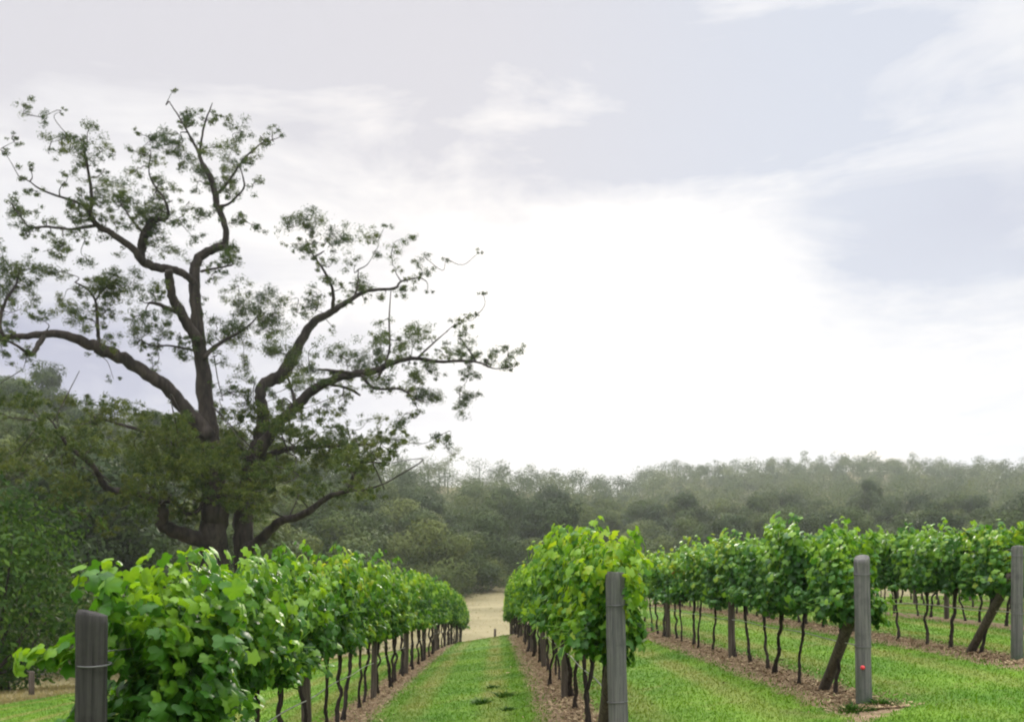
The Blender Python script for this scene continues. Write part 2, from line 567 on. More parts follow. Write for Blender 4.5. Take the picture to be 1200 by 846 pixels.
# ------------------------------------------------------------------ grape leaves and vines
half = [(0, 1.0), (.20, .80), (.38, .66), (.64, .70), (.90, .50), (.80, .24), (.74, .06), (.82, -.20), (.68, -.48), (.36, -.50), (.09, -.20)]
out = half + [(-x, y) for x, y in half[1:][::-1]]
LV = np.array([(0, .18, .06)] + [(x, y, -.30 * abs(x) ** 1.4 - .20 * max(y - .3, 0) ** 1.5 * 1.3 + .04 * math.sin(9 * x + 5 * y)) for x, y in out])
nl = len(out)
LF = [np.array([(0, 1 + q, 1 + (q + 1) % nl) for q in range(nl)])]


def vine_foliage(seed, shoots=34, long_=(.80, 1.18), size=(.046, .070), hang=.38, extra=(), wide=.38, low=.72):
    """leafy shoots springing from a cordon along local Y (the row), about 0.95 m up"""
    rng = np.random.default_rng(seed)
    pos, nrm, tin = [], [], []
    stems = MB()
    starts = []
    knots = np.array((-.42, -.2, .0, .22, .44)) + rng.normal(0, .05, 5)
    ksd = rng.choice((-1, 1), 5)
    for q in range(shoots):
        side = rng.choice((-1, 1))
        kq = rng.integers(0, len(knots))
        s0 = knots[kq] + rng.normal(0, .055)
        if rng.random() < .6: side = ksd[kq]
        p = np.array((rng.uniform(-.10, .10), s0, .98 + rng.uniform(-.04, .14)))
        dr = np.array((side * abs(rng.normal(.20, .20)), rng.normal(0, .16), 1.0))
        ll, dp_ = rng.uniform(*long_), rng.uniform(.4, 1.2)
        if rng.random() < hang:
            dr = np.array((side * rng.uniform(.5, 1.0), rng.normal(0, .35), rng.uniform(.1, .8)))
            ll *= .62; dp_ = rng.uniform(.9, 2.0)
        starts.append((p, dr, ll, dp_))
    for p, dr, ln, dp in extra:
        starts.append((np.array(p, float), np.array(dr, float), ln, dp))
    for si, (p, dr, ln, dp) in enumerate(starts):
        dr = dr / np.linalg.norm(dr)
        step = .047
        free = si >= shoots and abs(dr[0]) > .6
        pts = [p.copy()]
        base = rng.normal(.43, .13)
        n = int(ln / step)
        for w_ in range(n):
            dr = dr + np.array((rng.normal(0, .07), rng.normal(0, .07), -.045 * dp * (w_ / n) * 2.2))
            if not free: dr[0] -= np.sign(p[0]) * max(abs(p[0]) - wide * .55, 0) * .55
            dr /= np.linalg.norm(dr)
            p = p + dr * step
            pts.append(p.copy())
            for rep in range(3 if w_ < n * .75 else 2):
                off = rng.normal(0, 1, 3); off /= np.linalg.norm(off)
                off[0] += .6 * np.sign(p[0]); off[2] += .05
                q = p + off * rng.uniform(.035, .12)
                if q[2] < low + rng.uniform(0, .2) or (abs(q[0]) > wide + rng.uniform(0, .12) and not free): continue
                pos.append(q)
                nn = off * .55 + np.array((np.sign(q[0]) * .55, 0, .55)) + rng.normal(0, .38, 3)
                nrm.append(nn)
                tin.append(base + rng.normal(0, .15) + .24 * (w_ / n) ** 2 + (q[2] - 1.45) * .16)  # young tips paler; lit canopy tops painted into the tint by height
        stems.tube(np.array(pts)[::3], .004, 4, False, tint=.7)
    pos, nrm, tin = np.array(pos), np.array(nrm), np.clip(np.array(tin), .02, .84)
    n = len(pos)
    r = rng.random(n)
    tin = np.where(r < .0012, rng.uniform(.93, .975, n), tin)
    tin = np.where(r < .0001, .99, tin)
    sc = rng.uniform(size[0], size[1], n)
    sc = np.where(rng.random(n) < .15, sc * .65, sc)
    V, Pq = scatter(LV, LF, pos, frames(nrm, rng, .8), np.stack([sc * rng.uniform(.9, 1.1, n), sc, sc * rng.uniform(.5, 2.6, n)], -1))
    vein = rng.normal(0, .035, (n, len(LV))) + np.where(np.arange(len(LV)) == 0, .05, 0)[None]
    stems.add(V, Pq, np.where(tin[:, None] < .9, np.clip(tin[:, None] + vein, .02, .85), tin[:, None]).ravel())
    return stems.mesh('vine_foliage')


def vine_trunk(seed):
    """a gnarled stem that wanders up to the wire and two arms along it"""
    rng = np.random.default_rng(seed + 900)
    mb = MB()
    lean = rng.uniform(-.34, .34)
    lx = rng.uniform(-.07, .07)
    z = np.linspace(-.06, .98, 9)
    f = np.clip(z / .98, 0, 1)
    k = np.sin(f * np.pi)[:, None]
    wan = rng.normal(0, .016, (9, 3)) * k * (1, 1, .3)
    pts = np.stack([lx * (1 - f), lean * (1 - f) ** 1.3, z], -1) + wan
    S = spline(pts, 4)
    rad = np.interp(np.linspace(0, 1, len(S)), (0, .08, .2, .6, .92, 1), (.060, .042, .031, .026, .032, .044)) * rng.uniform(.62, .95)
    rad = rad * (1 + .16 * np.abs(rng.normal(0, 1, len(S))) * (rng.random(len(S)) < .5))
    mb.tube(S, rad, 8, True, .13)
    for sg in (-1, 1):
        q = np.array([(0, 0, .95), (0, sg * .16, 1.02), (.02, sg * .35, 1.0), (-.01, sg * .56, 1.01)]) + rng.normal(0, .012, (4, 3))
        mb.tube(spline(q, 4), np.linspace(.028, .013, 13), 6, True, .14)
    return mb.mesh('vine_trunk')


FOL = [vine_foliage(40 + q, shoots=32 + q % 5) for q in range(9)]
FOL_END = vine_foliage(77, shoots=46, long_=(.8, 1.2), size=(.046, .072), wide=.31)                # round the near end of a row
FOL_HI = [vine_foliage(140 + q, shoots=34, low=.86, hang=.28, size=(.045, .072)) for q in range(5)]
FOL_FIRST = vine_foliage(91, shoots=46, long_=(.75, 1.12), size=(.050, .078), hang=.36, wide=.36, low=.80,
                         extra=[((-.22, -.45, 1.52), (-1.0, -.30, .10), .50, .9), ((-.15, -.4, 1.45), (-1.0, -.2, .30), .38, 1.2),
                                ((-.1, -.3, 1.75), (-.9, -.1, .8), .40, 1.0), ((0, .1, 1.8), (-.1, 0, 1.0), .35, .8),
                                ((0, .4, 1.8), (.2, 0, 1.0), .35, .5)])
TRK = [vine_trunk(q) for q in range(11)]

ORD = ['first', 'second', 'third', 'fourth', 'fifth', 'sixth', 'seventh', 'eighth', 'ninth', 'tenth', 'eleventh', 'twelfth']
ROWN = ['leftmost row', 'middle row beside the lane', 'row right of the middle one', 'fourth row from the left',
        'fifth row from the left', 'sixth row from the left', 'seventh row from the left']
ENDN = ['the dark end post', 'the grey end post by the lane', 'the end post with the red tag', 'the end post at the right edge']


def make_vine(fol, trk, mt='vine_leaf'):
    r = empty('grapevine')
    link('trunk', trk, r, M['vine_bark'])
    link('foliage', fol, r, M[mt])
    return r


def copy_tree(src):
    c = src.copy(); COL.objects.link(c)
    for ch in src.children:
        q = ch.copy(); COL.objects.link(q); q.parent = c
        for g_ in ch.children:
            s_ = g_.copy(); COL.objects.link(s_); s_.parent = q
    return c


PROTO = {}


FOL_COOL = {}


def vine(fi, ti, cool=False):
    key = (fi, ti, cool)
    fol = FOL_FIRST if fi == 'first' else FOL_END if fi == 'end' else FOL_HI[fi - 20] if fi >= 20 else FOL[fi]
    if cool:
        if fi not in FOL_COOL:
            FOL_COOL[fi] = fol.copy(); FOL_COOL[fi].materials.clear()
        fol = FOL_COOL[fi]
    if key not in PROTO:
        PROTO[key] = make_vine(fol, TRK[ti], 'vine_leaf_cool' if cool else 'vine_leaf'); return PROTO[key]
    return copy_tree(PROTO[key])


SP = 1.1
for r in range(7):
    y = ROW_Y0[r] + (.95 if r == 0 else .72)
    n = 0
    while y < ROW_Y1[r]:
        fi = 'first' if (r == 0 and n == 0) else 'end' if n == 0 else 20 + int(RNG.integers(0, 5)) if r == 0 else int(RNG.integers(0, 9))
        v = vine(fi, int(RNG.integers(0, 11)), r >= 2)
        x = ROW_U[r] - SL * y + RNG.uniform(-.05, .05) + (.10 if fi == 'first' else 0)
        v.location = (x, y, gz(x, y))
        flip = math.pi if (fi not in ('first',) and RNG.random() < .5) else 0
        v.rotation_euler = (0, 0, flip + math.atan(SL) + RNG.normal(0, .06))
        s = RNG.uniform(.93, 1.05)
        v.scale = (s * RNG.uniform(.92, 1.08), 1.0 + RNG.uniform(-.03, .08), s)
        if r == 0: v.scale = (v.scale[0], v.scale[1], s * (1.10 if n > 2 else (.91, .98, 1.06)[n]))
        if r == 1: v.scale = (v.scale[0], v.scale[1], s * 1.04)
        if r > 1: v.scale = (s * .92, 1.03, s * RNG.uniform(.92, .97))
        grp = 'grapevines of the ' + ROWN[r]
        if n < 12 and r < 4:
            lab = f'leafy green grapevine, {ORD[n]} in from {ENDN[r]}' + (' in the leftmost row' if r == 0 else '')
            if n == 0 and r == 0: lab = 'big leafy grapevine over the dark end post, shoots reaching out left'
        elif r < 4:
            lab = f'small far grapevine in the distant stretch of the {ROWN[r]}'
        else:
            lab = f'grapevine glimpsed between nearer trunks, in the {ROWN[r]}'
        tag(v, lab, 'grapevine', grp)
        y += SP * RNG.uniform(.86, 1.14)
        n += 1


# ------------------------------------------------------------------ posts, stays, wires
def round_post(h, r, seed, seg=20):
    rng = np.random.default_rng(seed)
    mb = MB()
    z = np.array([-.3, 0, .25, .5, .8, 1.1, 1.35, h - .06, h - .012, h])
    rr = r * np.array([1.04, 1.03, 1.01, 1.0, .99, .985, .98, .98, .97, .90]) * (1 + rng.normal(0, .008, 10))
    pts = np.stack([np.cumsum(rng.normal(0, .003, 10)), np.cumsum(rng.normal(0, .003, 10)), z], -1)
    mb.tube(pts, rr, seg, True, .012)
    return mb.mesh('post_body')


def ring(r, z, tr=.004):
    a = np.linspace(0, 2 * np.pi, 25)
    mb = MB()
    mb.tube(np.stack([np.cos(a) * r, np.sin(a) * r, z + .006 * np.sin(a)], -1), tr, 5, False)
    return mb.mesh('wire_loop')


END = [(-2.15, 5.0, 1.65, .078, 'post_dark', 'dark weathered end post of the leftmost vine row'),
       (.84, 7.75, 1.65, .077, 'post_grey', 'grey round end post of the middle row beside the mown lane'),
       (3.73, 10.4, 1.65, .082, 'post_grey', 'grey end post with a small red tag near its foot'),
       (6.64, 12.9, 1.65, .075, 'post_grey', 'grey end post at the right edge of the picture')]
for q, (x, y, h, rr, mt, lab) in enumerate(END):
    h = (-.296, -.135, -.026, .11)[q] - gz(x, y)
    p = empty('end_post', (x, y, gz(x, y)))
    tag(p, lab, 'post', 'timber end posts of the vine rows')
    link('pole', round_post(h, rr, q), p, M[mt])
    p.rotation_euler = (RNG.normal(0, .012), RNG.normal(0, .012), RNG.uniform(0, 6.28) if q != 2 else 0)
    for zz in (1.38, .62):
        link('wire_loop', ring(rr + .004, zz), p, M['wire'])
    if q == 2:
        mb = MB()
        a = np.linspace(0, 2 * np.pi, 14)
        mb.tube(np.array([(-.035, -rr - .004, .40), (-.035, -rr + .02, .40)]), .022, 16)
        link('red_tag', mb.mesh('red_tag'), p, M['red'])
    if q == 0: continue
    # the slanting stay that braces it from inside the row
    st_ = MB()
    fx, fy = x - SL * 1.35 - .02, y + 1.35
    hd = np.array((x - .01, y + rr + .05, gz(x, y) + 1.12))
    ft = np.array((fx, fy, gz(fx, fy) - .12))
    orig = np.array((fx, fy, gz(fx, fy)))
    st_.tube(spline(np.array([ft, ft * .6 + hd * .4 + np.array((.01, 0, .01)), hd]) - orig, 6), .062, 12, True, .012)
    s_ = link('stay_pole', st_.mesh('stay_pole'), None, M['stay_wood'], orig)
    tag(s_, 'slanting timber stay bracing ' + ENDN[q], 'stay', 'slanting stays of the end posts')

LP = round_post(1.62, .052, 33, 12)
proto_lp = None
for r in range(7):
    y = ROW_Y0[r] + 5.8
    n = 0
    while y < ROW_Y1[r] + 2:
        x = ROW_U[r] - SL * y
        if proto_lp is None:
            lp = link('line_post', LP, None, M['stay_wood']); proto_lp = lp
        else:
            lp = proto_lp.copy(); COL.objects.link(lp)
        lp.location = (x, y, gz(x, y))
        lp.rotation_euler = (RNG.normal(0, .02), RNG.normal(0, .02), RNG.uniform(0, 6))
        sc = RNG.uniform(.95, 1.2)
        lp.scale = (sc, sc, 1)
        if r < 4 and n < 6:
            lab = f'dark line post among the trunks, {ORD[n]} after {ENDN[r]}'
        else:
            lab = f'distant line post among the trunks of the {ROWN[r]}'
        tag(lp, lab, 'post', 'line posts of the ' + ROWN[r])
        y += 5.9
        n += 1

for r in range(7):
    ys = np.arange(ROW_Y0[r], ROW_Y1[r] + .1, .45)
    xs = ROW_U[r] - SL * ys
    zs = ground(xs, ys)
    org = np.array((xs[0], ys[0], zs[0]))
    for hgt, rr, nm, lab in ((.62, .0065, 'drip_line', 'pale irrigation line strung between the trunks of the '),
                             (1.02, .0035, 'trellis_wire', 'fruiting wire carrying the canes of the '),
                             (1.45, .0035, 'trellis_wire', 'foliage wire inside the leaves of the ')):
        mb = MB()
        sag = (.012 if hgt < .9 else .008) * np.sin(ys * 1.06 * 2)
        mb.tube(np.stack([xs, ys, zs + hgt + sag], -1) - org, rr, 6 if rr > .005 else 4, True)
        o = link(nm, mb.mesh(nm), None, M['drip'] if nm == 'drip_line' else M['wire'], org)
        tag(o, lab + ROWN[r], 'wire', ('irrigation lines' if nm == 'drip_line' else 'trellis wires') + ' of the vine rows')

# ------------------------------------------------------------------ grass blades and soil chips
def soil_dist(X, Y):
    u = X + SL * Y
    dd = np.min(np.abs(u[:, None] - np.array(ROW_U)[None]), 1)
    start = 5 + .895 * (u - ROW_U[0])
    return np.where((u > ROW_U[0] - .8) & (Y > start - .6) & (Y < 62), dd, 9.0)


def grass_field(n, y0, y1, pw):
    q = RNG.random(n)
    Y = (y0 ** pw + q * (y1 ** pw - y0 ** pw)) ** (1 / pw)
    X = RNG.uniform(-.85, .95, n) * Y + RNG.uniform(-2, 2, n)
    return X, Y


Xa, Ya = grass_field(680000, 6.0, 30.0, .6)
Xb, Yb = grass_field(180000, 28.0, 63.0, .9)
Xc, Yc = grass_field(50000, 62.0, 150.0, 1.0)
X, Y = np.concatenate([Xa, Xb, Xc]), np.concatenate([Ya, Yb, Yc])
dd = soil_dist(X, Y)
keep = dd > (.32 + RNG.normal(0, .09, len(X)))
keep |= RNG.random(len(X)) < .07
yb = 62.5 + np.minimum(X + SL * Y + 2.06, 0) * 3.3
dryq = Y > yb
rr_ = np.hypot(X, Y)
tt = X / Y
keep &= (rr_ < np.interp(tt, K_RT, K_RE) + 5)
X, Y, dryq = X[keep], Y[keep], dryq[keep]
Z = ground(X, Y)
n = len(X)
h = RNG.gamma(4, .0052, n) * np.where(dryq, 2.4, 1.0) * np.where(Y > 30, 1.3, 1)
wd = h * .16 + .0012 * Y * .22
an = RNG.uniform(0, 2 * np.pi, n)
ln = RNG.normal(0, .45, (n, 2)) * h[:, None]
B = np.stack([X, Y, Z - .004], -1)
sx = np.stack([np.cos(an) * wd, np.sin(an) * wd, np.zeros(n)], -1)
top = B + np.stack([ln[:, 0], ln[:, 1], h], -1)
V = np.stack([B - sx, B + sx, top], 1).reshape(-1, 3)
T = np.arange(n * 3).reshape(-1, 3)
o = link('grass', make_mesh('grass', V, [T], False, tint=np.repeat(RNG.random(n), 3)), None, M['blade'])
tag(o, 'short mown grass between the vine rows', 'grass', kind='stuff')

n = 90000
r = RNG.integers(0, 4, n)
Y = np.array(ROW_Y0)[r] - .4 + RNG.random(n) ** 1.5 * 30
u = np.array(ROW_U)[r] + RNG.normal(0, .19, n)
X = u - SL * Y
pos = np.stack([X, Y, ground(X, Y) + RNG.uniform(.002, .022, n)], -1)
cv = np.array([(-.5, -.16, 0), (.5, -.12, .03), (.45, .16, 0), (-.5, .14, .04)])
V, Pq = scatter(cv, [np.array([(0, 1, 2, 3)])], pos, frames(np.stack([RNG.normal(0, .4, n), RNG.normal(0, .4, n), np.ones(n)], -1), RNG), RNG.gamma(4, .0065, n) + .006)
o = link('bark_mulch', make_mesh('bark_mulch', V, Pq, False, tint=np.repeat(RNG.normal(.5, .22, n).clip(0, .86), 4)), None, M['chip'])
tag(o, 'reddish bark mulch and dry litter under the vines', 'mulch', kind='stuff')

# ------------------------------------------------------------------ trees
QV = np.array([(-.5, 0, 0), (0, -.22, .05), (.5, 0, -.04), (0, .22, .05)])
QF = [np.array([(0, 1, 2, 3)])]


def leaf_cloud(mb, c, rad3, n, size, rng, tint, shell=.45, droop=0.0, slim=1.0, rough=.24):
    dv = rng.normal(0, 1, (n, 3)); dv /= np.linalg.norm(dv, axis=1)[:, None]
    rr = (shell + (1 - shell) * rng.random(n)) ** .7 * (1 + (.14 if size < .4 else .07) * rng.normal(0, 1, n))
    pos = np.asarray(c) + dv * rr[:, None] * np.asarray(rad3)
    nr_ = dv * 1.0 + rng.normal(0, rough, (n, 3)) + np.array((0, 0, .25 - droop))
    sc = rng.uniform(.6, 1.3, n) * size
    V, Pq = scatter(QV, QF, pos, frames(nr_, rng), np.stack([sc, sc * slim, sc], -1))
    tn = np.clip(tint + rng.normal(0, .13 if size < .4 else .06, n), .03, .86)
    mb.add(V, Pq, np.repeat(tn, 4))


def tree_mesh(seed, H, W, lobes, leafn, size, low=.3, trunk_r=.3, flat=.62, tw=0.0):
    """trunk with limbs, and a crown of many leaf sprays gathered in uneven lobes"""
    rng = np.random.default_rng(seed)
    tr, cr = MB(), MB()
    fork = np.array((rng.normal(0, .4), rng.normal(0, .4), H * low))
    tr.tube(spline(np.array([(0, 0, -.5), (rng.normal(0, .15), rng.normal(0, .15), H * low * .5), fork]), 4), np.linspace(trunk_r * 1.25, trunk_r * .8, 9), 8, True, .04)
    cz0 = H * (low + .08)
    for q in range(lobes):
        a = q * 2.399 + rng.uniform(-.4, .4)
        f = math.sqrt((q + .5) / lobes)
        zz = cz0 + (H - cz0) * (1 - .72 * f ** 2.0) * rng.uniform(.72, 1.0)
        if rng.random() < .28: zz = cz0 + (H - cz0) * rng.uniform(.05, .45)
        lr = W * rng.uniform(.18, .29)
        c = np.array((math.cos(a) * f * (W / 2 - lr * .6), math.sin(a) * f * (W / 2 - lr * .6), zz - lr * .6))
        mid = fork * .5 + c * .5 + np.array((0, 0, -.08 * H)) * f
        if q % 2 == 0:
            tr.tube(spline(np.array([fork - (0, 0, .15), mid, c]), 4), np.linspace(trunk_r * .5, trunk_r * .12, 9), 6, True, .05)
        base = rng.normal(.45, .12)
        for sub in range(5):
            o_ = rng.normal(0, 1, 3); o_ /= np.linalg.norm(o_)
            leaf_cloud(cr, c + o_ * lr * .5 * np.array((1, 1, .7)), np.array((lr, lr, lr * flat)) * rng.uniform(.6, .9), leafn // (lobes * 5), size, rng, base + rng.normal(0, .05), .80)
    return tr.mesh('tree_trunk'), cr.mesh('tree_crown')


ARCH = []      # (trunk, crown, H, label word)
for q in range(5):
    ARCH.append(tree_mesh(200 + q, 12.0, 13.0, 12, 14000, .50, .12, .26, .72) + ('round crowned',))
for q in range(3):
    ARCH.append(tree_mesh(220 + q, 13.5, 9.5, 10, 10500, .50, .22, .26, .8) + ('tall narrow',))
for q in range(2):
    ARCH.append(tree_mesh(240 + q, 9.0, 13, 11, 12000, .50, .1, .24, .6) + ('low spreading',))
SHR = [tree_mesh(260 + q, 5.5, 7.0, 14, 3200, .26, .06, .12) for q in range(3)]


def make_tree(name, tm, cm, leaf, bk):
    r_ = empty(name)
    link('trunk', tm, r_, M[bk])
    link('crown', cm, r_, M[leaf])
    return r_


TP = {}


def place(name, key, tm, cm, x, y, s, leaf='wood_leaf', bk='pale_bark', sz=1.0, dz=0.0):
    k = (name, key, leaf, bk)
    if k not in TP:
        # a mesh carries its material, so another leaf colour needs a mesh of its own
        if cm.materials and cm.materials[0] is not M[leaf]:
            cm = cm.copy(); cm.materials.clear()
        if tm.materials and tm.materials[0] is not M[bk]:
            tm = tm.copy(); tm.materials.clear()
        TP[k] = make_tree(name, tm, cm, leaf, bk); o_ = TP[k]
    else:
        o_ = copy_tree(TP[k])
    o_.location = (x, y, gz(x, y) + dz)
    o_.rotation_euler = (0, 0, RNG.uniform(0, 6.28))
    o_.scale = (s, s, s * sz)
    return o_


# candidate spots from the wood's near edge up to the skyline
cand = []
rng = np.random.default_rng(31)
tries = 0
while tries < 60000:
    tries += 1
    tq = rng.uniform(-.66, .64)
    re = np.interp(tq, K_RT, K_RE); D = np.interp(tq, K_T, K_D)
    R_ = math.sqrt(rng.uniform((re + 3) ** 2, (D + 14) ** 2))
    yy = R_ / math.sqrt(1 + tq * tq); xx = tq * yy
    md = 9.4 if R_ < 260 else 10.5
    if all((xx - a) ** 2 + (yy - b) ** 2 > md * md for a, b in cand[-4000:]):
        cand.append((xx, yy))
cand = np.array(cand)
Rc = np.hypot(cand[:, 0], cand[:, 1])
rank = Rc - np.interp(cand[:, 0] / cand[:, 1], K_RT, K_RE) * .35
order = np.argsort(rank)
NEAR = 255
for idx in order[:NEAR]:
    x, y = cand[idx]
    tq = x / y
    if abs(x + 13.5) < 7 and abs(y - 45) < 9: continue
    a = int(rng.integers(0, 10))
    tm, cm, word = ARCH[a]
    s = rng.uniform(.85, 1.22)
    edge = Rc[idx] - np.interp(tq, K_RT, K_RE)
    o = place('gum_tree', a, tm, cm, x, y, s, sz=rng.uniform(.85, 1.1))
    if tq < -.33: zone, grp = 'on the wooded slope at far left', 'trees of the left slope'
    elif tq < -.1: zone, grp = 'on the wooded slope behind the big old gum', 'trees behind the big gum'
    elif tq < .13: zone, grp = 'in the valley wood beyond the dry field', 'trees of the valley wood'
    else: zone, grp = 'in the wood behind the right vine rows', 'trees behind the right rows'
    tag(o, f'{word} olive green gum tree {zone}', 'tree', grp + ', ' + word)

# the wood further up the hills, one mass of crowns
mb = MB()
far = order[NEAR:]
for idx in far:
    x, y = cand[idx]
    z = gz(x, y)
    Wd = rng.uniform(9, 17); Hh = rng.uniform(7, 15.5)
    base = rng.normal(.45, .16)
    sz = .62 if Rc[idx] < 420 else .88
    for l in range(7):
        a = l * 2.4 + rng.uniform(0, 1); f = math.sqrt(l / 7)
        lr = Wd * rng.uniform(.24, .34)
        c = (x + math.cos(a) * f * (Wd / 2 - lr * .5), y + math.sin(a) * f * (Wd / 2 - lr * .5), z + Hh * (1 - .5 * f * f) * rng.uniform(.8, 1) - lr * .6)
        leaf_cloud(mb, c, (lr, lr, lr * .75), 130 if Rc[idx] < 420 else 84, sz, rng, base + rng.normal(0, .06), .5)
    mb.tube(np.array([(x, y, z - .5), (x, y, z + Hh * .6)]), (.35, .18), 5, False, tint=.3)
o = link('far_woodland', mb.mesh('far_woodland'), None, M['wood_leaf'])
tag(o, 'hazy far woodland covering the hills up to the skyline', 'woodland', kind='stuff')
print('trees', len(cand), 'far', len(far))

# shrubs along the foot of the wood, and the fresh green tree at the left edge
SH = [(-25.5, 60), (-30, 62), (-22, 58), (-18.5, 62), (-13, 70), (-8.5, 92), (-34, 58), (-15, 78), (-11.5, 100), (-27, 56)]
for tq in np.arange(-.60, .36, .0165):
    Rq = np.interp(tq, K_RT, K_RE) + RNG.uniform(-2, 4)
    SH.append((tq * Rq / math.hypot(1, tq), Rq / math.hypot(1, tq)))
for q, (x, y) in enumerate(SH):
    tm, cm = SHR[q % 3]
    o = place('shrub', q % 3, tm, cm, x, y, RNG.uniform(.8, 1.15))
    lf_ = x / y < -.2
    tag(o, 'dense dark shrub along the foot of the ' + ('left slope' if lf_ else 'valley wood beyond the dry field'), 'shrub', 'shrubs at the foot of the ' + ('left slope' if lf_ else 'valley wood'))
BR = tree_mesh(301, 9.6, 8.4, 26, 9000, .30, .10, .20, .6)
o = place('broadleaf_tree', 0, BR[0], BR[1], *px(-12, 0, 38)[:2], 1.0, 'bright_leaf', 'gum_bark')
tag(o, 'fresh green leafy tree at the left edge above the dry track', 'tree')
BR2 = tree_mesh(305, 3.0, 4.4, 14, 3200, .24, .06, .08, .6)
o = place('green_bush', 0, BR2[0], BR2[1], *px(-8, 0, 41)[:2], 1.0, 'bright_leaf', 'gum_bark')
tag(o, 'low green bush under the leafy tree at the left edge', 'bush')


# ------------------------------------------------------------------ the big old gum
YB = 45.0
PXM = YB / F


def limb(spec, d0, d1, depth_bow=0.0):
    """spec: (px, py, radius px) rows; depth runs from d0 to d1 metres either side of the trunk"""
    P = np.array(spec, float)
    n = len(P)
    f = np.linspace(0, 1, n)
    Yd = YB + d0 + (d1 - d0) * f + depth_bow * np.sin(f * np.pi)
    X = (P[:, 0] - 600) / F * Yd
    Z = (HZ - P[:, 1]) / F * Yd
    return np.stack([X, Yd, Z, P[:, 2] / F * Yd], -1)


